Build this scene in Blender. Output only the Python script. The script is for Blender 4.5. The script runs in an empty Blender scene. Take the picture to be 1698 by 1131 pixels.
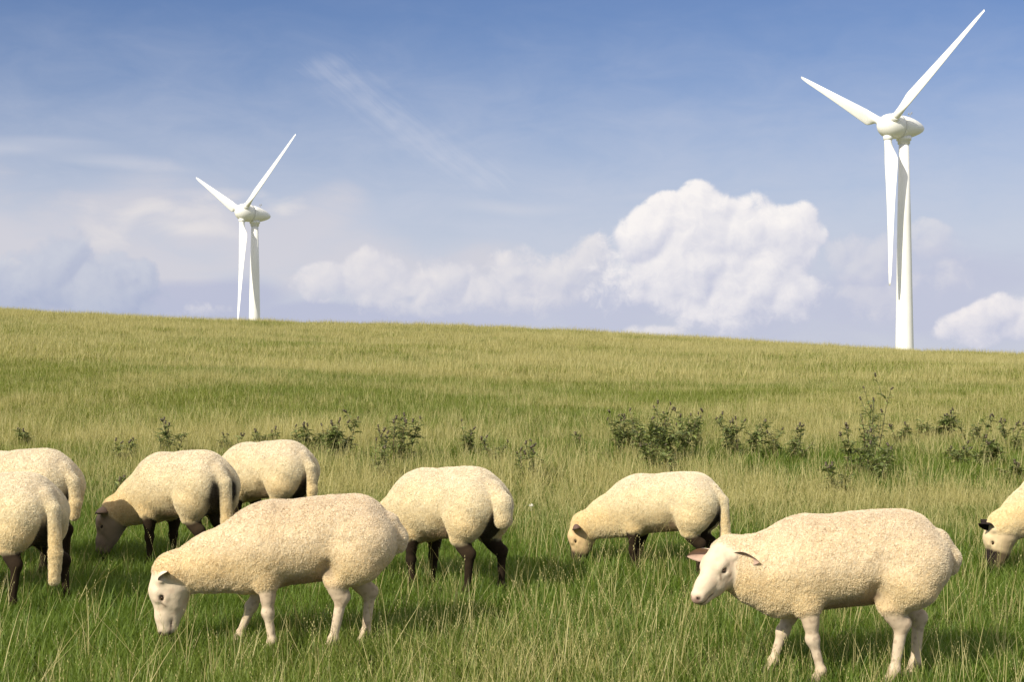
import bpy, math, random
import numpy as np
from mathutils import Vector, Matrix

# ------------------------------------------------------------------ camera, sky, sun, exposure
scene = bpy.context.scene
C = scene.collection
rad = math.radians
F = 2500.0            # focal length in photo pixels (photo 1698 wide)
EYE = 1.87            # camera height above the grass at its feet
HOR = 600.0           # photo row of the true horizon
SLOPE = (HOR - 469.0) / F

cam_d = bpy.data.cameras.new('camera'); cam = bpy.data.objects.new('camera', cam_d); C.objects.link(cam)
cam.location = (0, 0, EYE)
cam.rotation_euler = (rad(90) + math.atan((HOR - 565.5) / F), 0, 0)
cam_d.sensor_width = 36.0; cam_d.lens = 36.0 * F / 1698.0
cam_d.clip_start = 0.1; cam_d.clip_end = 20000
scene.camera = cam

SUN_EL, SUN_AZ = 36.0, 43.0      # elevation; degrees to the left of straight behind the camera
to_sun = Vector((-math.sin(rad(SUN_AZ)) * math.cos(rad(SUN_EL)), -math.cos(rad(SUN_AZ)) * math.cos(rad(SUN_EL)), math.sin(rad(SUN_EL))))
sl = bpy.data.lights.new('sun', 'SUN'); sl.energy = 4.3; sl.angle = rad(0.5); sl.color = (1.0, 0.93, 0.80)
so = bpy.data.objects.new('sun', sl); C.objects.link(so)
so.rotation_euler = to_sun.to_track_quat('Z', 'Y').to_euler(); so.location = (-20, -20, 30)

scene.view_settings.view_transform = 'Standard'; scene.view_settings.look = 'None'
scene.view_settings.gamma = 1.0; scene.view_settings.exposure = 0.35
scene.render.engine = 'CYCLES'
scene.cycles.max_bounces = 6; scene.cycles.transparent_max_bounces = 8
scene.cycles.use_denoising = True

# ------------------------------------------------------------------ node helper
class NT:
    def __init__(s, tree): s.t = tree; s.n = tree.nodes; s.l = tree.links
    def node(s, typ, **kw):
        n = s.n.new(typ)
        for k, v in kw.items(): setattr(n, k, v)
        return n
    def set(s, sock, v):
        if isinstance(v, bpy.types.NodeSocket): s.l.new(v, sock)
        elif v is not None: sock.default_value = v
    def m(s, op, a, b=None, c=None, clamp=False):
        n = s.node('ShaderNodeMath', operation=op, use_clamp=clamp)
        for i, v in enumerate((a, b, c)):
            if v is not None: s.set(n.inputs[i], v)
        return n.outputs[0]
    def v(s, op, a, b=None, scale=None):
        n = s.node('ShaderNodeVectorMath', operation=op)
        s.set(n.inputs[0], a)
        if b is not None: s.set(n.inputs[1], b)
        if scale is not None: s.set(n.inputs['Scale'], scale)
        return n.outputs['Value'] if op in ('DOT_PRODUCT', 'LENGTH') else n.outputs[0]
    def comb(s, x, y, z=0.0):
        n = s.node('ShaderNodeCombineXYZ')
        for i, q in enumerate((x, y, z)): s.set(n.inputs[i], q)
        return n.outputs[0]
    def sep(s, v):
        n = s.node('ShaderNodeSeparateXYZ'); s.set(n.inputs[0], v); return n.outputs
    def noise(s, vec, scale, detail=4, rough=0.5, dist=0.0, dim='3D'):
        n = s.node('ShaderNodeTexNoise', noise_dimensions=dim)
        s.set(n.inputs['Vector'], vec); n.inputs['Scale'].default_value = scale
        n.inputs['Detail'].default_value = detail; n.inputs['Roughness'].default_value = rough
        n.inputs['Distortion'].default_value = dist
        return n.outputs['Fac']
    def ss(s, x, lo, hi, a=0.0, b=1.0):
        n = s.node('ShaderNodeMapRange', interpolation_type='SMOOTHSTEP')
        s.set(n.inputs['Value'], x)
        for k, q in (('From Min', lo), ('From Max', hi), ('To Min', a), ('To Max', b)): s.set(n.inputs[k], q)
        return n.outputs[0]
    def mix(s, f, a, b, typ='MIX'):
        n = s.node('ShaderNodeMix', data_type='RGBA', blend_type=typ)
        s.set(n.inputs['Factor'], f)
        for i, q in ((6, a), (7, b)):
            if isinstance(q, tuple) and len(q) == 3: q = q + (1.0,)
            s.set(n.inputs[i], q)
        return n.outputs[2]

def material(name):
    m = bpy.data.materials.new(name); m.use_nodes = True
    t = NT(m.node_tree); bs = t.n['Principled BSDF']
    return m, t, bs

# ------------------------------------------------------------------ world: physical sky plus added fill from above
world = bpy.data.worlds.new("World"); scene.world = world; world.use_nodes = True
W = NT(world.node_tree)
bg = W.n['Background']; bg.inputs['Strength'].default_value = 0.10
sky = W.node('ShaderNodeTexSky', sky_type='NISHITA', sun_disc=False)
sky.sun_elevation = rad(SUN_EL); sky.sun_rotation = rad(180 + SUN_AZ)
sky.air_density = 1.0; sky.dust_density = 0.6; sky.ozone_density = 2.0; sky.altitude = 0
wd = W.node('ShaderNodeTexCoord').outputs['Generated']
blue = W.mix(1.0, sky.outputs[0], (0.52, 0.56, 0.73), 'MULTIPLY')
overhead_fill = W.m('MULTIPLY', W.ss(W.noise(wd, 2.2, 4, .55), .34, .52), W.ss(W.sep(wd)[2], .30, .50))  # unseen bright cloud cover added high up to raise the fill light
W.set(bg.inputs['Color'], W.mix(overhead_fill, blue, (8.8, 8.4, 8.2)))

# ------------------------------------------------------------------ ground shape
def sstep(a, b, x):
    t = np.clip((x - a) / (b - a), 0, 1); return t * t * (3 - 2 * t)

CREST = 60.0
def ground(x, y):
    x = np.asarray(x, float); y = np.asarray(y, float)
    yy = np.clip(y, -30, None)
    z = SLOPE * np.minimum(yy, CREST)
    z = z - 0.0435 * np.clip(x, -60, 60) * sstep(14, 54, y) * (1 - sstep(70, 150, y))
    z = z + 0.05 * np.sin(x * .55 + 1) * np.sin(y * .42) * sstep(11, 20, y) + 0.10 * np.sin(x * .21 + y * .13) * sstep(18, 30, y)
    z = z - 0.16 * sstep(25, 58, y) * (1 - sstep(70, 150, y))
    # over the crest the dike falls away to the flat land behind
    over = np.clip(y - CREST, 0, None)
    z = z - 0.10 * (np.sqrt(over ** 2 + 9.0) - 3.0) * (over < 1e9)
    z = np.where(y > CREST, np.maximum(z, -4.0), z)
    return z
def gz(x, y): return float(ground(x, y))
def at(px, Y):
    """point of the ground under photo column px at forward distance Y"""
    x = (px - 849.0) / F * Y
    return Vector((x, Y, gz(x, Y)))

# ------------------------------------------------------------------ mesh helpers
def new_mesh(name, v, f, mat=None, smooth=True):
    me = bpy.data.meshes.new(name)
    v = np.asarray(v, np.float32)
    if isinstance(f, np.ndarray):
        me.vertices.add(len(v)); me.vertices.foreach_set('co', v.ravel())
        k = f.shape[1]; me.loops.add(f.size); me.loops.foreach_set('vertex_index', f.ravel().astype(np.int32))
        me.polygons.add(len(f)); me.polygons.foreach_set('loop_start', np.arange(0, f.size, k, dtype=np.int32))
        me.update(calc_edges=True)
    else:
        me.from_pydata([tuple(map(float, p)) for p in v], [], f)
    if smooth: me.polygons.foreach_set('use_smooth', np.ones(len(me.polygons), bool))
    if mat: me.materials.append(mat)
    me.update()
    return me
def obj(name, me, parent=None, loc=None):
    o = bpy.data.objects.new(name, me); C.objects.link(o)
    if parent: o.parent = parent
    if loc is not None: o.location = loc
    return o
def tag(o, label=None, cat=None, group=None, kind=None):
    for k, q in (('label', label), ('category', cat), ('group', group), ('kind', kind)):
        if q: o[k] = q
    return o
class MB:
    def __init__(s): s.v = []; s.f = []; s.n = 0
    def add(s, v, f):
        s.v.append(np.asarray(v, float)); s.f += [tuple(int(i) + s.n for i in q) for q in f]; s.n += len(v)
    def rings(s, rings, cap=True):
        k = len(rings[0]); v = np.concatenate(rings); f = []
        for i in range(len(rings) - 1):
            for j in range(k):
                a = i * k + j; b = i * k + (j + 1) % k
                f.append((a, b, b + k, a + k))
        if cap: f.append(tuple(range(k - 1, -1, -1))); f.append(tuple(range((len(rings) - 1) * k, len(rings) * k)))
        s.add(v, f)
    def tube(s, pts, rs, k=6):
        pts = [np.asarray(p, float) for p in pts]; R = []
        for i, p in enumerate(pts):
            d = pts[min(i + 1, len(pts) - 1)] - pts[max(i - 1, 0)]; d = d / (np.linalg.norm(d) + 1e-9)
            u = np.cross(d, (0, 1, 0.13)); u /= np.linalg.norm(u) + 1e-9; w = np.cross(d, u)
            a = np.arange(k) * 2 * math.pi / k
            R.append(p + rs[i] * (np.outer(np.cos(a), u) + np.outer(np.sin(a), w)))
        s.rings(R)
    def mesh(s, name, mat, smooth=True): return new_mesh(name, np.concatenate(s.v), s.f, mat, smooth)

def set_col(me, col, name='col'):
    a = me.color_attributes.new(name, 'FLOAT_COLOR', 'POINT')
    c = np.ones((len(col), 4), np.float32); c[:, :3] = col; a.data.foreach_set('color', c.ravel())
def set_float(me, val, name):
    a = me.attributes.new(name, 'FLOAT', 'POINT'); a.data.foreach_set('value', np.asarray(val, np.float32))

# value noise on arrays (for colours, displacement, patches)
def _hash(i, j, k, seed):
    h = (i * 374761393 + j * 668265263 + k * 2147483647 + seed * 1274126177) & 0xffffffff
    h = ((h ^ (h >> 13)) * 1274126177) & 0xffffffff
    return ((h ^ (h >> 16)) & 0xffffff) / float(0xffffff)
_ROT = np.array(Matrix.Rotation(.9, 3, Vector((.3, .5, .81)).normalized()))
def vnoise(p, scale, seed=0):
    q = (np.asarray(p, float) @ _ROT) * scale + 1000.0
    i = np.floor(q).astype(np.int64); f = q - i; f = f * f * (3 - 2 * f)
    out = 0
    for a in (0, 1):
        for b in (0, 1):
            for c in (0, 1):
                w = (f[:, 0] if a else 1 - f[:, 0]) * (f[:, 1] if b else 1 - f[:, 1]) * (f[:, 2] if c else 1 - f[:, 2])
                out = out + w * _hash(i[:, 0] + a, i[:, 1] + b, i[:, 2] + c, seed)
    return out
def fbm(p, scale, octaves=3, seed=0):
    s = 0; a = 1; t = 0
    for o in range(octaves):
        s = s + a * vnoise(p, scale * 2 ** o, seed + o * 17); t += a; a *= .5
    return s / t

# ------------------------------------------------------------------ cloud dome, ten kilometres out
VEILC = (6.1, 6.35, 7.35)
# thin sheets: name, blobs(px, row, rx, ry, weight), warp, seed, noise amp, lo, hi, opacity, colour
SHEETS = [
 ('cirrus', [(548 + 27 * i, 138 + 17 * i + .9 * (i - 4) ** 2 * (-1 if i < 4 else .3), 52, 27 + 1.6 * i, 1.1) for i in range(10)], .010, 4.2, .62, -.1, 1.7, .42, (6.6, 6.8, 7.7)),
 ('wisp', [(40, 262, 220, 20, 1), (230, 285, 160, 15, 1), (370, 322, 120, 12, 1), (850, 350, 160, 18, .8), (1120, 335, 160, 12, .7)], .01, 8.2, .5, 0, 1, .42, (6.6, 6.7, 7.4)),
 ('bank', [(100, 400, 420, 130, 1.2), (420, 395, 320, 80, 1), (640, 440, 300, 70, 1), (240, 460, 340, 80, 1)], .04, 1.7, .55, 0, .8, .70, (6.7, 6.5, 7.0)),
 ('bank_glow', [(340, 428, 110, 24, 1), (260, 405, 150, 24, .8), (40, 445, 60, 16, .6), (470, 360, 60, 16, .7)], .04, 2.6, .8, 0, .9, .55, (8.6, 8.1, 7.8)),
 ('low_grey', [(330, 510, 190, 60, 1.2), (560, 540, 300, 40, 1), (20, 500, 160, 60, 1)], .012, 3.7, .25, 0, .5, .75, (4.7, 5.0, 6.6)),
 ('base_bank', [(1000, 520, 620, 85, 1.2), (1500, 500, 300, 110, 1.1), (700, 520, 300, 60, .9)], .03, 2.9, .5, 0, .8, .75, (5.2, 5.45, 6.9)),
]
# heaps: name, blobs, warp, seed, puffs, puff radius px (small, large), row where the base melts away, softness, opacity, lit, shade
HEAPS = [
 ('shade_cumulus', [(130, 440, 55, 52, 1), (75, 470, 80, 45, 1), (235, 465, 36, 38, 1), (180, 500, 110, 60, 1), (15, 490, 60, 50, 1)], .012, 5.5, 150, 9, 30, 560, 60, .85, (5.9, 6.2, 7.1), (4.1, 4.6, 6.2)),
 ('pale_cumulus', [(1430, 440, 60, 40, 1), (1530, 415, 50, 28, .9), (1450, 510, 90, 50, .9), (1385, 420, 40, 30, .6), (1560, 470, 60, 40, .6)], .02, 3.3, 90, 10, 28, 560, 90, .55, (7.6, 7.4, 7.7), (5.3, 5.5, 6.9)),
 ('row_cumulus', [(620, 462, 60, 46, 1), (550, 470, 60, 32, .9), (735, 462, 62, 36, 1), (680, 490, 170, 36, 1), (860, 455, 62, 48, 1), (940, 470, 74, 50, 1), (880, 500, 170, 44, 1), (800, 500, 110, 40, 1), (985, 440, 50, 40, .8)], .014, 7.1, 300, 7, 28, 545, 90, .85, (8.3, 7.95, 8.0), (5.5, 5.7, 6.9)),
 ('big_cumulus', [(1175, 350, 46, 40, 1), (1080, 390, 56, 44, 1), (1130, 400, 80, 60, 1), (1230, 390, 84, 60, 1), (1300, 400, 54, 50, 1), (1150, 450, 140, 80, 1),
      (1270, 465, 90, 66, 1), (1320, 495, 54, 46, 1), (1200, 505, 160, 56, 1), (1040, 440, 60, 60, .45), (1060, 500, 100, 50, .5)], .016, 9.4, 420, 8, 40, 562, 90, .95, (9.7, 9.25, 9.0), (5.5, 5.7, 7.0)),
 ('low_cumulus', [(1085, 553, 75, 14, 1), (350, 515, 40, 12, .35)], .008, 1.4, 50, 6, 14, 590, 20, .8, (8.6, 8.2, 8.2), (6.0, 6.1, 7.1)),
 ('corner_cumulus', [(1650, 530, 56, 40, 1), (1600, 555, 60, 34, 1), (1698, 540, 60, 60, 1), (1790, 520, 100, 90, 1)], .014, 6.6, 220, 7, 28, 590, 40, .95, (9.2, 8.7, 8.6), (5.6, 5.8, 7.1)),
]
def build_clouds():
    R = 10000.0
    azs = np.concatenate([np.linspace(-1.0, -.42, 40, endpoint=False), np.linspace(-.42, .42, 680), np.linspace(.43, 1.0, 40)])
    els = np.concatenate([np.linspace(-.03, .125, 126), np.linspace(.128, .55, 70)])
    A, E = np.meshgrid(azs, els)
    v = np.stack([R * np.sin(A) * np.cos(E), R * np.cos(A) * np.cos(E), R * np.sin(E)], -1).reshape(-1, 3)
    nx, ny = len(azs), len(els)
    i = (np.arange(ny - 1)[:, None] * nx + np.arange(nx - 1)[None]).ravel()
    f = np.stack([i, i + nx, i + nx + 1, i + 1], 1)
    P3 = np.stack([A.ravel(), E.ravel(), np.zeros(A.size)], 1)
    m = bpy.data.materials.new('cloudy_air'); m.use_nodes = True; t = NT(m.node_tree)
    t.n.remove(t.n['Principled BSDF']); out = t.n['Material Output']
    me = new_mesh('sky', v, f, m)
    def field(blobs, warp, seed, P):
        w = np.stack([fbm(P + seed, 14, 2, 3) - .5, fbm(P + seed, 14, 2, 9) - .5], 1) * warp * 2
        acc = np.full(len(P), -9.0)
        for (px, py, rx, ry, k) in blobs:
            a, e = (px - 849.0) / F, (HOR - py) / F
            d = (1 - np.hypot((P[:, 0] + w[:, 0] - a) * F / rx, (P[:, 1] + w[:, 1] - e) * F / ry)) * k
            h = np.clip(.25 - np.abs(acc - d), 0, None) / .25
            acc = np.maximum(acc, d) + h * h * h * .25 / 6
        return np.maximum(acc, -2)
    uv = me.attributes.new('sky_dir', 'FLOAT_VECTOR', 'POINT'); uv.data.foreach_set('vector', P3.astype(np.float32).ravel())
    atn = t.node('ShaderNodeAttribute', attribute_name='sky_dir'); P = atn.outputs['Vector']
    el = t.sep(P)[1]
    wn = t.node('ShaderNodeTexNoise', noise_dimensions='2D'); t.set(wn.inputs['Vector'], P); wn.inputs['Scale'].default_value = 60; wn.inputs['Detail'].default_value = 4
    q = t.v('ADD', P, t.v('MULTIPLY', t.v('SUBTRACT', wn.outputs['Color'], (.5, .5, .5)), (.012, .012, 0)))
    fine = t.m('MULTIPLY', t.m('SUBTRACT', t.noise(q, 75, 9, .62, 0, '2D'), .5), 2)
    fine2 = t.m('MULTIPLY', t.m('SUBTRACT', t.noise(t.v('ADD', q, (-.0035, .005, 0)), 75, 9, .62, 0, '2D'), .5), 2)
    frel = t.m('SUBTRACT', fine, fine2)
    # streaks drawn out along the wind for the high sheets
    soft = t.m('MULTIPLY', t.m('SUBTRACT', t.noise(t.v('MULTIPLY', P, (1, 2.6, 1)), 16, 7, .6, 0.3, '2D'), .5), 2)
    rr = t.node('ShaderNodeVectorRotate', rotation_type='Z_AXIS'); t.set(rr.inputs['Vector'], P); rr.inputs['Angle'].default_value = rad(38)
    streak = t.m('MULTIPLY', t.m('SUBTRACT', t.noise(t.v('MULTIPLY', rr.outputs[0], (1, 7, 1)), 30, 6, .6, 0.2, '2D'), .5), 2)
    def att(name):
        n = t.node('ShaderNodeAttribute', attribute_name=name); return n.outputs['Fac']
    veil = t.m('MULTIPLY', t.ss(t.m('ADD', el, t.m('MULTIPLY', soft, .03)), 0.25, 0.03), 0.88)
    cov = veil; col = t.mix(0.0, VEILC, VEILC)
    def over(col, cov, c2, a2):
        nc = t.m('ADD', a2, t.m('MULTIPLY', cov, t.m('SUBTRACT', 1.0, a2)))
        return t.mix(t.m('DIVIDE', a2, t.m('MAXIMUM', nc, 1e-4)), col, c2), nc
    edge = np.minimum(sstep(1.0, .8, np.abs(A)), sstep(.55, .42, E)).ravel()
    set_float(me, edge, 'fade')
    for name, blobs, warp, seed, namp, lo, hi, opac, c in SHEETS:
        set_float(me, field(blobs, warp, seed, P3), name)
        d0 = t.m('ADD', att(name), t.m('MULTIPLY', streak if name == 'cirrus' else soft, namp))
        col, cov = over(col, cov, c, t.m('MULTIPLY', t.ss(d0, lo, hi), opac))
    Lv = np.array([-.50, .66, .56]); Lv /= np.linalg.norm(Lv)
    for name, blobs, warp, seed, npf, r0, r1, base, bsoft, opac, lit, shade in HEAPS:
        rng = np.random.default_rng(int(seed * 10))
        w = np.stack([fbm(P3 + seed, 30, 2, 3) - .5, fbm(P3 + seed, 30, 2, 9) - .5], 1) * warp * 2
        Q = (P3[:, :2] + w) * F                                   # in units of photo pixels of angle
        mask = field(blobs, .0, seed, P3)
        H = np.where(mask > -1.9, mask * 90.0, -200.0)
        bl = np.array(blobs, float); area = bl[:, 2] * bl[:, 3]; area /= area.sum()
        k = rng.choice(len(bl), npf, p=area); an = rng.random(npf) * 2 * math.pi; rq = rng.random(npf) ** .42
        cx = (bl[k, 0] + np.cos(an) * rq * bl[k, 2] - 849); cy = HOR - (bl[k, 1] + np.sin(an) * rq * bl[k, 3])
        mc = field(blobs, 0, seed, np.stack([cx / F, cy / F, cx * 0], 1))
        for j in range(npf):
            rad_ = (r0 + (r1 - r0) * np.clip(mc[j] * 1.6, 0, 1)) * rng.uniform(.65, 1.25)
            near_ = np.flatnonzero((np.abs(Q[:, 0] - cx[j]) < rad_) & (np.abs(Q[:, 1] - cy[j]) < rad_))
            d2 = ((Q[near_, 0] - cx[j]) ** 2 + (Q[near_, 1] - cy[j]) ** 2) / rad_ ** 2
            hh = np.where(d2 < 1, np.sqrt(np.clip(1 - d2, 0, 1)) * rad_ + np.clip(mc[j], 0, 1) * 75 - rad_ * .35, -200)
            cur = H[near_]; kk = 7.0; sm = np.clip(kk - np.abs(cur - hh), 0, None) / kk
            H[near_] = np.maximum(cur, hh) + sm * sm * kk * .25
        G = H.reshape(A.shape)
        for _ in range(5):
            G = (G + .5 * (np.roll(G, 1, 0) + np.roll(G, -1, 0) + np.roll(G, 1, 1) + np.roll(G, -1, 1))) / 3
        Gc = np.clip(G, 0, None)
        gx = np.gradient(Gc, axis=1) / np.maximum(np.gradient(A, axis=1) * F, 1e-6); gy = np.gradient(Gc, axis=0) / np.maximum(np.gradient(E, axis=0) * F, 1e-6)
        nl = (-gx * Lv[0] - gy * Lv[1] + .8 * Lv[2]) / np.sqrt(gx ** 2 + gy ** 2 + .64)
        # crevices between puffs see less of the sky; bases are turned from the sun
        B = Gc.copy()
        for _ in range(24): B = (B + np.roll(B, 1, 0) + np.roll(B, -1, 0) + np.roll(B, 1, 1) + np.roll(B, -1, 1)) / 5
        top = np.interp(HOR - E * F, [base - 230, base - 20], [1.0, 0.0])
        litv = .36 + .42 * np.clip(nl, -.3, 1) + .012 * np.clip(Gc - B, -14, 14) + .30 * (top - .5)
        fadeb = np.clip((base - (HOR - E * F)) / bsoft, 0, 1)
        cv = np.clip(G / 36.0, -3, 3)
        cv = cv - 2.2 * (1 - fadeb) ** 1.5
        set_float(me, cv.ravel(), name); set_float(me, np.clip(litv, -.2, 1.3).ravel(), name + '_light')
        a = t.m('MULTIPLY', t.ss(t.m('ADD', att(name), t.m('MULTIPLY', fine, 1.5)), -.1, 1.6), opac)
        rel = t.m('ADD', att(name + '_light'), t.m('MULTIPLY', frel, .30), clamp=True)
        col, cov = over(col, cov, t.mix(rel, shade, lit), a)
    em = t.node('ShaderNodeEmission'); t.set(em.inputs['Color'], col); em.inputs['Strength'].default_value = 0.079
    tr = t.node('ShaderNodeBsdfTransparent'); mx = t.node('ShaderNodeMixShader')
    t.set(mx.inputs[0], t.m('MULTIPLY', cov, att('fade'))); t.l.new(tr.outputs[0], mx.inputs[1]); t.l.new(em.outputs[0], mx.inputs[2])
    t.l.new(mx.outputs[0], out.inputs['Surface'])
    m.cycles.emission_sampling = 'NONE'
    o = obj('sky', me); tag(o, kind='structure')
build_clouds()

# ------------------------------------------------------------------ terrain
def build_ground():
    xs = np.concatenate([-np.geomspace(5000, 31, 26), np.arange(-30, 30.01, 0.5), np.geomspace(31, 5000, 26)])
    ys = np.concatenate([[-3000, -800, -200, -60, -20, -8], np.arange(-4, 90, 0.5), np.geomspace(91, 9000, 34)])
    X, Y = np.meshgrid(xs, ys); Z = ground(X, Y)
    v = np.stack([X.ravel(), Y.ravel(), Z.ravel()], 1)
    nx, ny = len(xs), len(ys)
    i = (np.arange(ny - 1)[:, None] * nx + np.arange(nx - 1)[None]).ravel()
    f = np.stack([i, i + 1, i + nx + 1, i + nx], 1)
    m, t, bs = material('pasture_soil')
    geo = t.node('ShaderNodeNewGeometry')
    pos = geo.outputs['Position']
    n1 = t.noise(pos, 0.35, 5, .6); n2 = t.noise(pos, 9, 5, .65)
    c = t.mix(t.ss(n1, .4, .62), (0.030, 0.050, 0.010), (0.075, 0.075, 0.022))
    c = t.mix(t.ss(n2, .35, .7), c, (0.045, 0.050, 0.014))
    c = t.mix(t.ss(t.sep(pos)[1], 66, 70), c, t.mix(t.ss(n1, .4, .62), (.14, .155, .065), (.20, .19, .10)))
    t.set(bs.inputs['Base Color'], c); bs.inputs['Roughness'].default_value = 1; bs.inputs['Specular IOR Level'].default_value = 0
    bp = t.node('ShaderNodeBump'); bp.inputs['Strength'].default_value = .8; bp.inputs['Distance'].default_value = .05
    t.set(bp.inputs['Height'], n2); t.set(bs.inputs['Normal'], bp.outputs[0])
    o = obj('ground', new_mesh('ground', v, f, m)); tag(o, kind='structure')
build_ground()

# ------------------------------------------------------------------ wind turbines
def build_paint():
    m, t, bs = material('turbine_paint')
    tcn = t.node('ShaderNodeTexCoord')
    n = t.noise(tcn.outputs['Object'], .25, 5, .6)
    n2 = t.noise(t.v('MULTIPLY', tcn.outputs['Object'], (1.2, 1.2, .06)), 1.0, 4, .6)
    c = t.mix(t.ss(n, .3, .7), (0.86, 0.85, 0.80), (0.81, 0.80, 0.75))
    c = t.mix(t.ss(n2, .5, .8, 0, .35), c, (0.66, 0.64, 0.57))
    t.set(bs.inputs['Base Color'], c); bs.inputs['Roughness'].default_value = .42
    return m
PAINT = build_paint()
_m, _t, _b = material('turbine_seam'); _b.inputs['Base Color'].default_value = (.25, .25, .24, 1); _b.inputs['Roughness'].default_value = .6
SEAM = _m

def lathe(profile, k=48, axis='x'):
    R = []
    a = np.arange(k) * 2 * math.pi / k
    for (t, r) in profile:
        if axis == 'x': R.append(np.stack([np.full(k, t), r * np.cos(a), r * np.sin(a)], 1))
        else: R.append(np.stack([r * np.cos(a), r * np.sin(a), np.full(k, t)], 1))
    return R

def blade_mesh(L):
    """blade along +z from the hub centre, leading edge +y, rotor axis +x"""
    R = []
    k = 20; a = np.arange(k) * 2 * math.pi / k
    for s in np.concatenate([np.linspace(.085, .30, 14), np.linspace(.33, 1.0, 26)]):
        z = s * L
        w = float(sstep(.10, .23, s))
        chord_air = np.interp(s, [0, .23, .30, .5, .75, .93, 1.0], [3.1, 3.3, 3.0, 2.15, 1.35, .85, .42])
        thick_air = np.interp(s, [0, .23, .4, .7, 1.0], [1.0, .75, .48, .24, .07])
        tw = -math.radians(np.interp(s, [0, .2, .5, 1.0], [20, 15, 8, 4]))
        cx = 1.55 * .5 * np.cos(a); cy = 1.55 * .5 * np.sin(a)
        ay = chord_air * (.5 * np.cos(a) - .22)           # leading edge +y at .28 chord
        ax = thick_air * .5 * np.sin(a) * (0.35 + .65 * (.5 + .5 * np.cos(a)) ** .6)
        y = (1 - w) * cx + w * ay; x = (1 - w) * cy + w * ax
        X = x * math.cos(tw) - y * math.sin(tw); Y = x * math.sin(tw) + y * math.cos(tw)
        bend = .6 * max(0, s - .3) ** 2 - 0.0
        R.append(np.stack([X + bend, Y, np.full(k, z)], 1))
    mb = MB(); mb.rings(R); return mb.mesh('blade', PAINT)

def turbine(px, Y, hub_py, L, yaw, tilt, phase, label):
    """yaw: direction the rotor axis points, degrees from +x ; hub_py: photo row of the hub"""
    hx = (px - 849) / F * Y; hz = EYE + (HOR - hub_py) / F * Y
    base_z = gz(hx, Y)
    H = hz - base_z
    root = obj('wind_turbine', None, loc=(hx, Y, base_z)); root.empty_display_size = 2
    tag(root, label, 'wind turbine', 'white wind turbines behind the ridge')
    mb = MB()
    mb.rings(lathe([(0, 2.0), (.3, 2.0), (H * .33, 1.66), (H * .66, 1.36), (H - 3.2, 1.02)], 48, 'z'))
    obj('tower', mb.mesh('tower', PAINT), root)
    mb = MB(); mb.rings(lathe([(H - 3.5, 1.05), (H - 3.4, 1.25), (H - 2.8, 1.25), (H - 2.7, 1.5), (H - 1.9, 1.6)], 48, 'z'))
    obj('yaw_collar', mb.mesh('yaw_collar', PAINT), root)
    hd = obj('nacelle', None, root)      # replaced below by a real mesh carrying the head
    bpy.data.objects.remove(hd)
    # nacelle: an egg, blunt at the rotor, drawn out to a flattened tail
    Rn = []
    k = 48; a = np.arange(k) * 2 * math.pi / k
    for x, r, sy in [(1.15, 2.40, 1), (.3, 2.38, 1), (-.8, 2.22, 1), (-2.0, 1.94, 1), (-3.1, 1.56, .98), (-4.0, 1.18, .95), (-4.7, .78, .9), (-5.1, .40, .9), (-5.22, .1, .9)]:
        Rn.append(np.stack([np.full(k, x), r * sy * np.cos(a), r * np.sin(a) + (0.22 * (x < 0) * -x / 6)], 1))
    mb = MB(); mb.rings(Rn)
    nac = obj('nacelle', mb.mesh('nacelle', PAINT), root)
    nac.location = (0, 0, H)
    yawm = Matrix.Rotation(rad(yaw), 4, 'Z'); tiltm = Matrix.Rotation(rad(-tilt), 4, 'Y')
    nac.rotation_euler = (yawm @ tiltm).to_euler()
    mb = MB(); mb.rings(lathe([(1.12, 2.33), (1.28, 2.33)]))
    obj('seam', mb.mesh('seam', SEAM), nac)
    mb = MB()
    mb.rings(lathe([(1.26, 2.42), (2.0, 2.54), (3.0, 2.60), (4.0, 2.50), (4.8, 2.24), (5.5, 1.80), (6.0, 1.28), (6.3, .72), (6.42, .1)]))
    hub = obj('hub', mb.mesh('hub', PAINT), root)
    hub.rotation_euler = nac.rotation_euler; hub.location = (0, 0, H)
    # blade meshes, each its own part of the turbine
    bm_ = blade_mesh(L)
    for i in range(3):
        b = obj('blade', bm_, root)
        off = (yawm @ tiltm) @ Vector((4.15, 0, 0))
        M = yawm @ tiltm @ Matrix.Rotation(rad(phase + 120 * i), 4, 'X')
        b.rotation_euler = M.to_euler(); b.location = Vector((0, 0, H)) + off
        mb = MB(); mb.rings(lathe([(2.05, .82), (2.12, .95), (2.9, .95), (2.98, .82)], 32, 'z'))
        obj('blade_collar', mb.mesh('blade_collar', PAINT), b)
    mb = MB(); mb.tube([(-1.6, 0, 1.9), (-1.6, 0, 3.3)], [.05, .04], 8); mb.tube([(-1.6, -.5, 2.9), (-1.6, .5, 2.9)], [.04, .04], 8)
    for yy in (-.5, .5): mb.tube([(-1.6, yy, 2.85), (-1.6, yy, 3.3)], [.09, .09], 8)
    obj('wind_sensor', mb.mesh('wind_sensor', SEAM), nac)
    return root

turbine(1500, 310.2, 210.4, 33, 205.6, 1.4, 62.85, 'tallest white wind turbine at the right, its tower shaded by a blade')
turbine(422, 439.8, 355.0, 33, 219.6, 6.0, 66.7, 'smaller distant white wind turbine at the left, lowest blade tip dipping behind the ridge')

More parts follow.
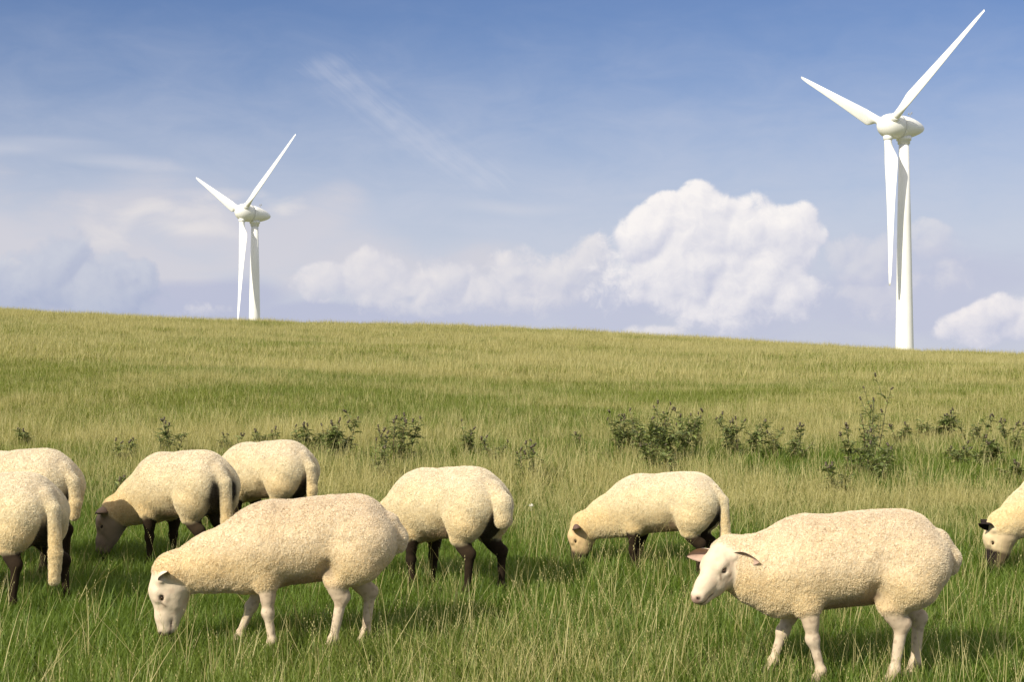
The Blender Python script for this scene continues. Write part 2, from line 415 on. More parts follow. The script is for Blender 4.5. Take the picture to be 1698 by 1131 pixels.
# ------------------------------------------------------------------ sheep
def surface_nets(D, org, h):
    """smooth isosurface (quads) of the signed distance grid D"""
    nx, ny, nz = D.shape
    inside = D < 0
    ncx, ncy, ncz = nx - 1, ny - 1, nz - 1
    cnt = np.zeros((ncx, ncy, ncz), np.int8)
    for a in (0, 1):
        for b in (0, 1):
            for c in (0, 1): cnt += inside[a:a + ncx, b:b + ncy, c:c + ncz]
    act = (cnt > 0) & (cnt < 8)
    idx = -np.ones(act.shape, np.int64); ci = np.argwhere(act); idx[act] = np.arange(len(ci))
    acc = np.zeros((len(ci), 3)); num = np.zeros(len(ci))
    corners = [(a, b, c) for a in (0, 1) for b in (0, 1) for c in (0, 1)]
    for i, p in enumerate(corners):
        for q in corners[i + 1:]:
            if sum(abs(p[k] - q[k]) for k in range(3)) != 1: continue
            d0 = D[ci[:, 0] + p[0], ci[:, 1] + p[1], ci[:, 2] + p[2]]; d1 = D[ci[:, 0] + q[0], ci[:, 1] + q[1], ci[:, 2] + q[2]]
            m = (d0 < 0) != (d1 < 0)
            t = np.where(m, d0 / np.where(m, d0 - d1, 1), 0)
            pt = np.array(p)[None] + t[:, None] * (np.array(q) - np.array(p))[None]
            acc[m] += pt[m]; num[m] += 1
    v = org + (ci + acc / num[:, None]) * h
    F_ = []
    for ax in range(3):
        sl0 = [slice(None)] * 3; sl1 = [slice(None)] * 3
        sl0[ax] = slice(0, -1); sl1[ax] = slice(1, None)
        A = inside[tuple(sl0)]; B = inside[tuple(sl1)]
        e = np.argwhere(A != B)
        b_, c_ = [(1, 2), (2, 0), (0, 1)][ax]
        e = e[(e[:, b_] > 0) & (e[:, c_] > 0) & (e[:, b_] < D.shape[b_] - 1) & (e[:, c_] < D.shape[c_] - 1)]
        fl = A[tuple(e.T)]
        def sh(db, dc):
            g = e.copy(); g[:, b_] += db; g[:, c_] += dc; return idx[tuple(g.T)]
        q = np.stack([sh(-1, -1), sh(0, -1), sh(0, 0), sh(-1, 0)], 1)
        q[~fl] = q[~fl][:, ::-1]
        F_.append(q)
    f = np.concatenate(F_); f = f[(f >= 0).all(1)]
    return v, f

def vnormals(v, f):
    n = np.cross(v[f[:, 2]] - v[f[:, 0]], v[f[:, 3]] - v[f[:, 1]])
    out = np.zeros_like(v)
    for k in range(4):
        for c in range(3): out[:, c] += np.bincount(f[:, k], n[:, c], len(v))
    return out / (np.linalg.norm(out, axis=1, keepdims=True) + 1e-12)

class Flesh:
    """list of tapered capsules, each (a, b, ra, rb, flatten-y, blend, kind)"""
    def __init__(s): s.p = []
    def cap(s, a, b, ra, rb, k=.05, kind='wool', sc=(1, 1, 1), fr=None):
        s.p.append((np.array(a, float), np.array(b, float), ra, rb, k, kind, np.array(sc, float), fr))
    def dist(s, P, pr):
        a, b, ra, rb, k, kind, sc, fr = pr
        q = P; A = a; B = b
        if fr is not None:
            Rm, o = fr; q = (P - o) @ Rm          # into the local frame (Rm columns are local axes)
        q = q / sc; A = a / sc; B = b / sc
        ab = B - A; L2 = ab @ ab
        if L2 < 1e-9: t = np.zeros(len(q))
        else: t = np.clip(((q - A) @ ab) / L2, 0, 1)
        d = np.sqrt(((q - (A + t[:, None] * ab)) ** 2).sum(1)) - (ra + (rb - ra) * t)
        return d * sc.min() if sc.min() < 1 else d
    def near(s, P, pr):
        a, b, ra, rb, k, kind, sc, fr = pr
        if fr is not None: a = fr[0] @ a + fr[1]; b = fr[0] @ b + fr[1]
        c = (a + b) / 2; r = np.linalg.norm(a - b) / 2 + max(ra, rb) + .13
        return np.flatnonzero(((P - c) ** 2).sum(1) < r * r)
    def eval(s, P, kinds=None):
        acc = np.full(len(P), 9.0)
        for pr in s.p:
            if pr[5] == 'cut' or (kinds and pr[5] not in kinds): continue
            m = s.near(P, pr)
            if len(m) == 0: continue
            d = s.dist(P[m], pr); k = pr[4]; am = acc[m]
            h = np.clip(k - np.abs(am - d), 0, None) / k
            acc[m] = np.minimum(am, d) - h * h * k * .25
        if not kinds:
            for pr in s.p:
                if pr[5] == 'cut':
                    m = s.near(P, pr)
                    if len(m) == 0: continue
                    d = -s.dist(P[m], pr); k = pr[4]; am = acc[m]
                    h = np.clip(k - np.abs(am - d), 0, None) / k
                    acc[m] = np.maximum(am, d) + h * h * k * .25
        return acc
    def grid(s, h):
        lo = np.full(3, 9.); hi = np.full(3, -9.)
        for a, b, ra, rb, k, kind, sc, fr in s.p:
            for q, r in ((a, ra), (b, rb)):
                w = q if fr is None else fr[0] @ q + fr[1]
                lo = np.minimum(lo, w - r * sc.max() - .04); hi = np.maximum(hi, w + r * sc.max() + .04)
        n = np.ceil((hi - lo) / h).astype(int) + 1
        ax = [lo[i] + np.arange(n[i]) * h for i in range(3)]
        D = np.full(n, .2, np.float32)
        # coarse pass finds where the surface runs, fine pass fills only those blocks
        B = 8
        cs = [ax[i][::B] for i in range(3)]
        G = np.stack(np.meshgrid(*[c + h * B / 2 for c in cs], indexing='ij'), -1).reshape(-1, 3)
        dc = s.eval(G).reshape([len(c) for c in cs])
        for (i, j, k) in np.argwhere(np.abs(dc) < h * B * 1.25 + .02):
            pass
        act = np.argwhere(np.abs(dc) < h * B * 1.25 + .02)
        D[:] = np.repeat(np.repeat(np.repeat(np.sign(dc) * .2, B, 0), B, 1), B, 2)[:n[0], :n[1], :n[2]]
        o = np.arange(B)
        oi, oj, ok = np.meshgrid(o, o, o, indexing='ij'); O = np.stack([oi, oj, ok], -1).reshape(-1, 3)
        I = (act[:, None] * B + O[None]).reshape(-1, 3)
        I = I[(I < n).all(1)]
        D[tuple(I.T)] = s.eval(lo + I * h)
        return D, lo

def fleece_hairs(o, V, Fq, col, wool, n, seed):
    """short crimped locks rooted in the fleece"""
    r = np.random.default_rng(seed)
    a = V[Fq[:, 0]]; b = V[Fq[:, 1]]; c = V[Fq[:, 2]]; d = V[Fq[:, 3]]
    nf = np.cross(c - a, d - b); ar = np.linalg.norm(nf, axis=1) * .5; wf = wool[Fq].mean(1)
    p = ar * np.clip(wf * 1.15 - .12, 0, 1); p /= p.sum()
    k = r.choice(len(Fq), n, p=p); u = r.random((n, 1)); w = r.random((n, 1))
    root = (a[k] * (1 - u) + b[k] * u) * (1 - w) + (d[k] * (1 - u) + c[k] * u) * w
    nn = nf[k] / (np.linalg.norm(nf[k], axis=1, keepdims=True) + 1e-12)
    cell = root * np.array([1, 1, .7])
    lock = np.stack([vnoise(cell, 85, seed + q) - .5 for q in (1, 2, 3)], 1)
    L = .0026 + .0028 * r.random((n, 1)) + .0025 * (vnoise(cell, 35, seed + 8)[:, None] - .3)
    dr = nn * .85 + lock * 1.1 + np.array([-.12, 0, -.22]) + r.normal(size=(n, 3)) * .26
    dr /= np.linalg.norm(dr, axis=1, keepdims=True)
    d2 = dr + lock[:, ::-1] * .9 + r.normal(size=(n, 3)) * .25 + np.array([0, 0, -.25]); d2 /= np.linalg.norm(d2, axis=1, keepdims=True)
    pts = np.stack([root - nn * .002, root + dr * L * .5, root + dr * L * .5 + d2 * L * .5], 1)
    cv = bpy.data.hair_curves.new('fleece'); cv.add_curves([3] * n)
    cv.points.foreach_set('position', pts.astype(np.float32).ravel())
    rd = np.tile(np.array([.0009, .0008, .0003], np.float32), n)
    cv.points.foreach_set('radius', rd)
    cc = col[Fq[k]].mean(1) * (1 + .12 * (r.random((n, 1)) - .5) + .13 * (vnoise(root, 95, seed + 4)[:, None] - .5)) * 1.03
    at_ = cv.attributes.new('col', 'FLOAT_COLOR', 'CURVE'); q = np.ones((n, 4), np.float32); q[:, :3] = np.clip(cc, 0, .95); at_.data.foreach_set('color', q.ravel())
    cv.materials.append(LOCKMAT)
    ho = bpy.data.objects.new('fleece', cv); C.objects.link(ho); ho.parent = o
    return ho

def _lock():
    m, t, bs = material('wool_locks')
    t.set(bs.inputs['Base Color'], t.node('ShaderNodeAttribute', attribute_name='col').outputs['Color'])
    bs.inputs['Roughness'].default_value = .9; bs.inputs['Specular IOR Level'].default_value = .1
    return m
LOCKMAT = _lock()

def rotm(axis, deg):
    return np.array(Matrix.Rotation(rad(deg), 3, axis))

def hair_material(name, wool=True):
    m, t, bs = material(name)
    col = t.node('ShaderNodeAttribute', attribute_name='col').outputs['Color']
    wl = t.node('ShaderNodeAttribute', attribute_name='wool').outputs['Fac']
    tcn = t.node('ShaderNodeTexCoord'); p = tcn.outputs['Object']
    # crimped fleece: short wavy locks running down the flank
    wr = t.node('ShaderNodeTexNoise'); t.set(wr.inputs['Vector'], p); wr.inputs['Scale'].default_value = 22; wr.inputs['Detail'].default_value = 2
    q = t.v('ADD', p, t.v('MULTIPLY', t.v('SUBTRACT', wr.outputs['Color'], (.5, .5, .5)), (.030, .030, .030)))
    q = t.v('MULTIPLY', q, (1.0, 1.0, .62))
    vo = t.node('ShaderNodeTexVoronoi', feature='SMOOTH_F1'); t.set(vo.inputs['Vector'], q); vo.inputs['Scale'].default_value = 95; vo.inputs['Smoothness'].default_value = .5
    fine = t.noise(q, 170, 4, .6)
    hgt = t.m('ADD', t.m('MULTIPLY', t.m('SUBTRACT', 1.0, vo.outputs['Distance']), .75), t.m('MULTIPLY', fine, .5))
    crev = t.ss(hgt, .62, .98)
    big = t.noise(p, 5, 3, .5)
    c = t.mix(t.m('MULTIPLY', t.m('SUBTRACT', 1.0, crev), t.m('MULTIPLY', wl, .55)), col, t.mix(1.0, col, (.74, .60, .40), 'MULTIPLY'))
    c = t.mix(t.m('MULTIPLY', t.ss(big, .35, .7), .25), c, t.mix(1.0, c, (1.06, .97, .82), 'MULTIPLY'))
    t.set(bs.inputs['Base Color'], c)
    bs.inputs['Roughness'].default_value = .95; bs.inputs['Specular IOR Level'].default_value = .15
    t.set(bs.inputs['Sheen Weight'], t.m('MULTIPLY', wl, .2)); bs.inputs['Sheen Roughness'].default_value = .5
    bp = t.node('ShaderNodeBump'); bp.inputs['Distance'].default_value = .005
    t.set(bp.inputs['Strength'], t.m('ADD', t.m('MULTIPLY', wl, .7), .12))
    t.set(bp.inputs['Height'], hgt); t.set(bs.inputs['Normal'], bp.outputs[0])
    return m
WOOLMAT = hair_material('fleece')
def _eye():
    m, t, bs = material('sheep_eye')
    tcn = t.node('ShaderNodeTexCoord'); x, y, z = t.sep(tcn.outputs['Object'])
    # local +z is the gaze: amber iris with a flat dark bar for a pupil
    r = t.m('SQRT', t.m('ADD', t.m('MULTIPLY', x, x), t.m('MULTIPLY', y, y)))
    pup = t.m('MULTIPLY', t.m('LESS_THAN', t.m('ABSOLUTE', y), .0026), t.m('LESS_THAN', t.m('ABSOLUTE', x), .0062))
    c = t.mix(t.m('GREATER_THAN', r, .0096), (.07, .04, .015), (.015, .01, .008))
    c = t.mix(pup, c, (.004, .004, .004))
    t.set(bs.inputs['Base Color'], c); bs.inputs['Roughness'].default_value = .08
    return m
EYEMAT = _eye()

WHITE = np.array([.73, .63, .46]); CREAM = np.array([.74, .57, .33])

def leaf_ear(length, width, thick):
    """cupped ear along +y, opening towards -z / forward; returns verts, quads, inner mask"""
    ns, nt = 15, 10
    V = []; inner = []
    for side in (0, 1):
        for i in range(ns):
            s = i / (ns - 1)
            w = width * (math.sin(math.pi * min(1, (s * .86 + .14)) ** .95) ** .75) * (1 if s < .98 else .35)
            w = max(w, .004)
            for j in range(nt):
                u = j / (nt - 1) * 2 - 1
                cup = .55 * w * (1 - u * u) * (1.15 - .8 * s)
                V.append((u * w * .5, s * length, cup * (1 if side == 0 else 1) + (thick * (1 - u * u) ** .5 if side == 0 else 0) - .25 * length * s * s * .12))
                inner.append(side)
    Fq = []
    def id_(sd, i, j): return sd * ns * nt + i * nt + j
    for i in range(ns - 1):
        for j in range(nt - 1):
            Fq.append((id_(0, i, j), id_(0, i + 1, j), id_(0, i + 1, j + 1), id_(0, i, j + 1)))
            Fq.append((id_(1, i, j), id_(1, i, j + 1), id_(1, i + 1, j + 1), id_(1, i + 1, j)))
        Fq.append((id_(0, i, 0), id_(1, i, 0), id_(1, i + 1, 0), id_(0, i + 1, 0)))
        Fq.append((id_(0, i, nt - 1), id_(0, i + 1, nt - 1), id_(1, i + 1, nt - 1), id_(1, i, nt - 1)))
    return np.array(V), np.array(Fq), np.array(inner)

def sheep(px, Y, heading, label, size=1.0, h=.0075, graze=True, poll=None, hrot=(0, 0, 0), tail='dock', dark=False,
          legs=None, face='white', seed=0, wool_col=None, ears=(0, 0), girth=1.0, fuzz=110000, rump_stain=0, tail_len=.42, neck_mid=None, faceshade=None, hs=1.12, es=1.12, roll=0):
    """legs: fore/hind offsets {('f',1): (dx, dy), ...}; poll: head joint in sheep space; hrot: (pitch down, yaw, roll)"""
    legs = legs or {}
    S = Flesh(); g = girth
    # trunk
    S.cap((-.20, 0, .605), (.16, 0, .565), .175, .186, .06, 'wool', (1, .98 * g, 1))
    S.cap((-.27, 0, .61), (-.30, 0, .575), .170, .165, .08, 'wool', (1, .92 * g, 1))
    S.cap((.20, 0, .575), (.26, 0, .52), .175, .170, .08, 'wool', (1, .84 * g, 1))
    S.cap((.31, 0, .44), (.33, 0, .48), .115, .11, .08, 'wool', (1, .9, 1))
    S.cap((-.05, 0, .560), (.13, 0, .535), .158, .162, .06, 'wool', (1, 1.10 * g, 1))
    S.cap((-.27, 0, .675), (-.05, 0, .665), .105, .10, .08, 'wool', (1, 1.1, 1))
    S.cap((-.12, 0, .668), (.16, 0, .648), .098, .098, .08, 'wool', (1, 1.1, 1))
    # bare belly between fore and hind legs
    S.cap((-.17, 0, .468), (.15, 0, .438), .092, .100, .012, 'belly', (1, 1.22, 1))
    for s in (-1, 1): S.cap((-.125, s * .185, .425), (-.135, s * .175, .445), .050, .040, .05, 'cut')
    for s in (-1, 1):
        # hind leg
        dx, dy = legs.get(('h', s), (0, 0)); k = 'leg'
        st = np.array((-.205 + dx * .35, s * .110, .400)); ho = np.array((-.350 + dx * .85, s * .095 + dy * .8, .288))
        fe = np.array((-.335 + dx, s * .095 + dy, .080)); to = np.array((-.305 + dx, s * .097 + dy, .022))
        S.cap((-.315, s * .085, .57), (-.290 + dx * .1, s * .108, .50), .150, .128, .05, 'wool', (1, .84 * g, 1))
        S.cap((-.285 + dx * .1, s * .112, .485), st * .68 + ho * .32 + (-.01, 0, .02), .118, .046, .04, 'wool', (1, .74, 1))
        S.cap(st * .66 + ho * .34 + (-.01, 0, .02), st * .18 + ho * .82 + (0, 0, .0), .054, .037, .03, 'shank')
        S.cap(st * .4 + ho * .6, ho, .040, .033, .03, k, (1, .85, 1))
        S.cap(ho + (-.014, 0, .012), ho + (-.014, 0, .012), .030, .030, .02, k, (1, .8, 1))
        S.cap(ho, fe, .030, .0215, .02, k, (1, .9, 1)); S.cap(fe, fe, .0265, .0265, .015, k)
        S.cap(fe, to, .0245, .025, .015, k); S.cap(to, to + (.022, 0, -.012), .027, .023, .012, 'hoof')
        # fore leg
        dx, dy = legs.get(('f', s), (0, 0))
        el_ = np.array((.185 + dx * .12, s * .108, .395)); kn = np.array((.200 + dx * .6, s * .098 + dy * .6, .215))
        fe = np.array((.190 + dx, s * .098 + dy, .07)); to = np.array((.215 + dx, s * .098 + dy, .022))
        S.cap((.235, s * .100, .52), el_ + (.012, 0, .0), .116, .064, .035, 'wool', (1, .74, 1))
        S.cap(el_ + (.010, 0, .01), el_ * .45 + kn * .55, .047, .032, .035, 'shank')
        S.cap(el_ * .55 + kn * .45, kn, .035, .029, .03, k); S.cap(kn, kn, .0315, .0315, .015, k, (1, .9, 1))
        S.cap(kn, fe, .0245, .0200, .02, k); S.cap(fe, fe, .025, .025, .012, k)
        S.cap(fe, to, .023, .024, .012, k); S.cap(to, to + (.020, 0, -.012), .026, .022, .012, 'hoof')
    # neck
    if poll is None: poll = (.70, 0, .33)
    poll = np.array(poll, float)
    base = np.array((.29, 0, .55)); 
    R_ = rotm('Z', hrot[1]) @ rotm('Y', hrot[0]) @ rotm('X', hrot[2])
    HS = hs; back = R_ @ np.array((-.060, 0, -.035)); nk = .0
    mid = (base + poll + back) / 2 + (np.array((0, 0, -.015)) if graze else np.array((0.01, 0, -.035)))
    if neck_mid is not None: mid = np.array(neck_mid, float)
    S.cap(base + (0, 0, -.03), mid, .175 + nk, .135 + nk, .08, 'wool', (1, .72, 1))
    S.cap(mid, poll + back, .135 + nk, .100, .06, 'wool', (1, .80, 1))
    # tail
    if tail == 'dock':
        S.cap((-.430, 0, .665), (-.480, .0, .590), .048, .040, .035, 'wool', (1, 1.1, 1)); S.cap((-.480, 0, .590), (-.482, 0, .550), .040, .032, .03, 'wool')
    elif tail == 'fat':
        S.cap((-.42, 0, .68), (-.500, .0, .60), .052, .052, .03, 'wool'); S.cap((-.500, 0, .60), (-.505, .0, .510), .055, .052, .02, 'wool')
    else:
        S.cap((-.41, 0, .68), (-.482, 0, .61), .044, .036, .03, 'wool'); S.cap((-.490, 0, .61), (-.510, 0, .60 - tail_len * .6), .034, .031, .012, 'wool')
        S.cap((-.510, 0, .60 - tail_len * .6), (-.500, 0, .60 - tail_len), .034, .026, .012, 'wool')
    # head, in its own frame: +x to the muzzle, +z the crown
    fr = (R_, poll)
    def hc(a, b, ra, rb, k=.03, kind='face', sc=(1, 1, 1)): S.cap(np.array(a) * HS, np.array(b) * HS, ra * HS, rb * HS, k * HS, kind, sc, fr)
    hc((-.02, 0, .0), (.03, 0, .006), .076, .070, .03, 'face', (1, .97, 1))
    hc((.03, 0, .012), (.150, 0, -.014), .060, .042, .03, 'face', (1, .95, 1))
    hc((.150, 0, -.016), (.205, 0, -.027), .043, .037, .02, 'face', (1, .94, 1))
    hc((-.004, 0, -.055), (.110, 0, -.064), .062, .035, .03, 'face', (1, .86, 1))
    hc((.110, 0, -.062), (.192, 0, -.060), .033, .024, .02, 'face', (1, .95, 1))
    for s in (-1, 1):
        hc((.010, s * .026, -.048), (.075, s * .020, -.044), .044, .034, .045)
        hc((.036, s * .050, .034), (.070, s * .047, .028), .019, .015, .018)       # brow
        hc((.050, s * .058, -.010), (.085, s * .046, -.012), .010, .008, .02)      # lower lid
        hc((-.018, s * .060, .028), (-.022, s * .074, .026), .021, .014, .02)      # ear root
        hc((.203, s * .018, -.022), (.214, s * .016, -.030), .016, .013, .012)     # nostril wing
        hc((.226, s * .013, -.020), (.232, s * .022, -.012), .0055, .0045, .005, 'cut')
        hc((.058, s * .069, .010), (.064, s * .069, .009), .011, .011, .006, 'cut')   # eye socket
    hc((.226, 0, -.053), (.14, .045, -.050), .003, .003, .005, 'cut'); hc((.226, 0, -.053), (.14, -.045, -.050), .003, .003, .005, 'cut')
    # fleece collar behind the ears
    hc((-.075, 0, -.02), (-.055, 0, -.015), .084, .078, .03, 'wool', (.8, .95, 1))
    D, lo = S.grid(h); v, f = surface_nets(D, lo, h)
    # weights by kind
    K = {k: S.eval(v, (k,)) for k in ('wool', 'belly', 'leg', 'shank', 'face', 'hoof')}
    def w_(k, others, soft=.012):
        o = np.min([K[q] for q in others], 0); return np.clip(.5 + (o - K[k]) / (2 * soft), 0, 1)
    wface = w_('face', ['wool'], .008) * (K['face'] < .03)
    wleg = np.clip(w_('leg', ['wool'], .015) + w_('hoof', ['wool'], .01), 0, 1) * (np.minimum(K['leg'], K['hoof']) < .03)
    wsh = w_('shank', ['wool', 'belly'], .012) * (K['shank'] < .03)
    wbel = w_('belly', ['wool'], .012) * (K['belly'] < .03)
    nb = fbm(v, 18, 3, seed); n2 = fbm(v, 60, 2, seed + 5); n3 = fbm(v, 4, 3, seed + 9)
    # fleece hangs lower on the outside and back of the thigh than inside it
    zf = v[:, 2] + .09 * (nb - .5) + .55 * np.clip(np.abs(v[:, 1]) - .105, 0, .06) + .10 * np.clip(-v[:, 0] - .28, 0, .12)
    dk = np.clip(sstep(.395, .345, zf) * (K['shank'] < .012) * (K['belly'] > .0), 0, 1)
    wool = np.clip(1 - wface - wleg - wbel * .7 - (dk * .95 if dark else wsh * .25), 0, 1)
    # fleece thickness: lumps, folds and curls
    n = vnormals(v, f)
    curl = fbm(v * np.array([1, 1, .7]), 42, 2, seed + 3) - .5
    fold = np.sin((v[:, 0] * 1.0 + v[:, 2] * 1.4 + .05 * n3) * 95 + 5 * nb) * sstep(.45, .30, v[:, 2]) * .4
    v = v + n * (wool * (.006 + .004 * (nb - .5) + .0034 * curl + .0022 * fold) + (1 - wool) * .002 * (n2 - .5))[:, None]
    # colour of the coat itself
    wc = np.array(wool_col if wool_col is not None else (WHITE if not dark else (.72, .645, .455)))
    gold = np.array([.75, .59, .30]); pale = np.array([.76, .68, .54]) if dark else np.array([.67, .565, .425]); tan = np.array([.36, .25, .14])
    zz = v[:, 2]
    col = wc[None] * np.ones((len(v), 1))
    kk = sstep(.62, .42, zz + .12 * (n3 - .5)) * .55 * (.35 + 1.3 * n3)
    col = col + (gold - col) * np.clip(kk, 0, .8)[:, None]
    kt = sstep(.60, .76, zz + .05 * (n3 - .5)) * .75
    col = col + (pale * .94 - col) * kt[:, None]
    col = col * (1 + .22 * (nb - .5) + .18 * (n2 - .5))[:, None]
    def blend(w, c):
        nonlocal col
        w = np.clip(w, 0, 1)[:, None]; col = col * (1 - w) + np.asarray(c) * w
    blend(wbel * (.95 + .5 * (nb - .5)), tan * (1 + .5 * (n2[:, None] - .5)))
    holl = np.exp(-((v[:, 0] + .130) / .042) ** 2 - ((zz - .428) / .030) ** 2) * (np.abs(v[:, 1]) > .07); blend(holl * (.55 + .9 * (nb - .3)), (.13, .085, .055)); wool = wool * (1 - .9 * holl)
    if dark:
        lc = np.array([.020, .013, .007]) * (.6 + 1.2 * nb[:, None]); blend(np.clip(wleg * 1.1, 0, 1), lc)
        blend(dk, lc * 1.15)
        # dark leg tone carried on between the thighs
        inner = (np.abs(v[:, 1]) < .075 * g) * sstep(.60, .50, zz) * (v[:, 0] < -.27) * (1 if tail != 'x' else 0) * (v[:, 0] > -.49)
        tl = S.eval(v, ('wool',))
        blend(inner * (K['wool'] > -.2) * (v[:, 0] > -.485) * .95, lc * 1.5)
    else:
        lc = np.array([.60, .48, .34]) * (.88 + .25 * nb[:, None]); blend(wleg, lc)
        spots = sstep(.62, .72, vnoise(v, 55, seed + 77)) * .4
        blend(wleg * spots, (.22, .15, .10)); blend(wsh * .30, (.52, .38, .25))
        mud = sstep(.12, .03, zz) * .5; blend(wleg * mud, (.35, .28, .15))
    if rump_stain:
        rs = np.exp(-((v[:, 0] + .44) / .08) ** 2 - ((np.abs(v[:, 1]) - .075) / .032) ** 2 - ((zz - .54) / .075) ** 2)
        blend(np.clip(rs * 2.2 * (.5 + nb), 0, .97) * rump_stain, (.025, .020, .015))
        fl = np.exp(-((v[:, 0] + .43) / .08) ** 2 - ((zz - .44) / .10) ** 2 - (v[:, 1] / .12) ** 2)
        blend(fl * .5 * rump_stain, (.16, .12, .05))
    blend(w_('hoof', ['leg'], .006) * (K['hoof'] < .02), (.03, .025, .02))
    # face
    L = (v - poll) @ R_ / HS
    fc = {'white': (.64, .53, .385), 'grey': (.34, .26, .19), 'black': (.018, .013, .011), 'mixed': (.62, .45, .24), 'cream': (.66, .52, .32)}[face]
    blend(wface, np.array(fc) * (.92 + .2 * nb[:, None]))
    if face == 'mixed':
        blend(wface * sstep(.05, .07, L[:, 0]) * sstep(.035, .02, np.abs(L[:, 1])), (.03, .022, .018)); blend(wface * sstep(.10, .15, L[:, 0]), (.05, .035, .026))
    if face == 'cream':
        blend(wface * sstep(.085, .115, L[:, 0] + .03 * (nb - .5)), (.022, .016, .013)); blend(wface * sstep(.02, .06, -L[:, 2]) * .5, (.30, .22, .13))
    if face == 'grey':
        blend(wface * sstep(.10, .20, L[:, 0]) * .6, (.12, .09, .07))
    if face == 'white':
        nose = np.exp(-((L[:, 0] - .232) / .018) ** 2 - ((L[:, 2] + .024) / .020) ** 2 - ((np.abs(L[:, 1]) - .010) / .018) ** 2)
        blend(np.clip(nose * 1.2, 0, .85), (.30, .17, .14))
        nos2 = np.exp(-((L[:, 0] - .226) / .012) ** 2 - ((L[:, 2] + .017) / .008) ** 2 - ((np.abs(L[:, 1]) - .021) / .008) ** 2)
        blend(np.clip(nos2 * 1.8, 0, .95), (.03, .018, .015))
        mouth = np.exp(-((L[:, 2] + .052) / .0045) ** 2) * sstep(.135, .16, L[:, 0]) * wface; blend(mouth * .9, (.06, .035, .03))
        tear = np.exp(-((L[:, 0] - .083 - (.012 - L[:, 2]) * .5) / .0055) ** 2) * sstep(-.022, -.012, L[:, 2]) * sstep(.016, .008, L[:, 2]) * sstep(.025, .04, np.abs(L[:, 1])); blend(tear * .8, (.16, .10, .06))
        blend(wface * sstep(.60, .75, vnoise(v, 38, seed + 31)) * .35, (.60, .42, .30))
        rim = np.exp(-((np.hypot(L[:, 0] - .060, (L[:, 2] - .010) * 1.55) - .0130) / .0045) ** 2) * (np.abs(L[:, 1]) > .04) * wface; blend(rim * .75, (.13, .08, .055))
    wool = wool * np.ones(len(v))
    # ears join the body mesh
    parts_v = [v]; parts_f = [f]; parts_c = [np.clip(col, 0, 1)]; parts_w = [wool]; nn_ = len(v)
    earc = {'white': (.70, .58, .44), 'grey': (.24, .18, .14), 'black': (.02, .014, .012), 'mixed': (.14, .09, .07), 'cream': (.02, .014, .012)}[face]
    inn = {'white': (.50, .35, .27), 'grey': (.07, .045, .04), 'black': (.012, .009, .008), 'mixed': (.08, .05, .04), 'cream': (.012, .009, .008)}[face]
    for s, e in zip((1, -1), ears if isinstance(ears[0], tuple) else (ears, ears)):
        ev, ef, ei = leaf_ear(.122, .066, .006)
        # local ear: along +y, cup towards +z is its back; roll so the opening looks forward and down
        Re = rotm('Z', 14 + e[0]) @ rotm('X', -8 - e[1]) @ rotm('Y', -62 - roll)
        w = ev @ Re.T
        if s < 0: w = w * np.array([1, -1, 1]); ef = ef[:, ::-1]
        w = w * es + np.array([-.018, s * .060, .024]) * HS
        w = w @ R_.T + poll
        parts_v.append(w); parts_f.append(ef + nn_); nn_ += len(w)
        c = np.where(ei[:, None] == 0, np.array(earc), np.array(inn)); un = fbm(w, 90, 2, 4)
        parts_c.append(np.clip(c * (.85 + .3 * un[:, None]), 0, 1)); parts_w.append(np.zeros(len(w)))
    V = np.concatenate(parts_v); Fq = np.concatenate(parts_f)
    me = new_mesh('sheep', V, Fq, WOOLMAT)
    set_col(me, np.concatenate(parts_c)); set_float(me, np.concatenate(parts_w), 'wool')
    o = obj('sheep', me); tag(o, label, 'sheep', 'sheep grazing on the dike')
    p = at(px, Y); o.location = p + Vector((0, 0, -.012)); o.rotation_euler = (0, 0, rad(heading)); o.scale = (size,) * 3
    fleece_hairs(o, V, Fq, np.concatenate(parts_c), np.concatenate(parts_w), fuzz, seed)
    for s in (-1, 1):
        mb = MB(); 
        k = 20; rr = .0125
        mb.rings([np.stack([rr * math.cos(a_) * np.cos(np.arange(k) * 2 * math.pi / k), rr * math.cos(a_) * np.sin(np.arange(k) * 2 * math.pi / k), np.full(k, rr * math.sin(a_))], 1) for a_ in np.linspace(-1.5, 1.5, 12)])
        eo = obj('eye', mb.mesh('eye', EYEMAT), o)
        lp = R_ @ (np.array([.0605, s * .0565, .0095]) * HS) + poll
        gaze = R_ @ np.array([.38, s * .92, .05])
        xa = R_ @ np.array([1, -s * .3, 0.0])
        zq = Vector(gaze).normalized(); yq = zq.cross(Vector(xa)).normalized(); xq = yq.cross(zq)
        eo.matrix_local = Matrix.Translation(Vector(lp)) @ Matrix((xq, yq, zq)).transposed().to_4x4() @ Matrix.Diagonal((HS, HS * .70, HS * .95, 1))
    return o

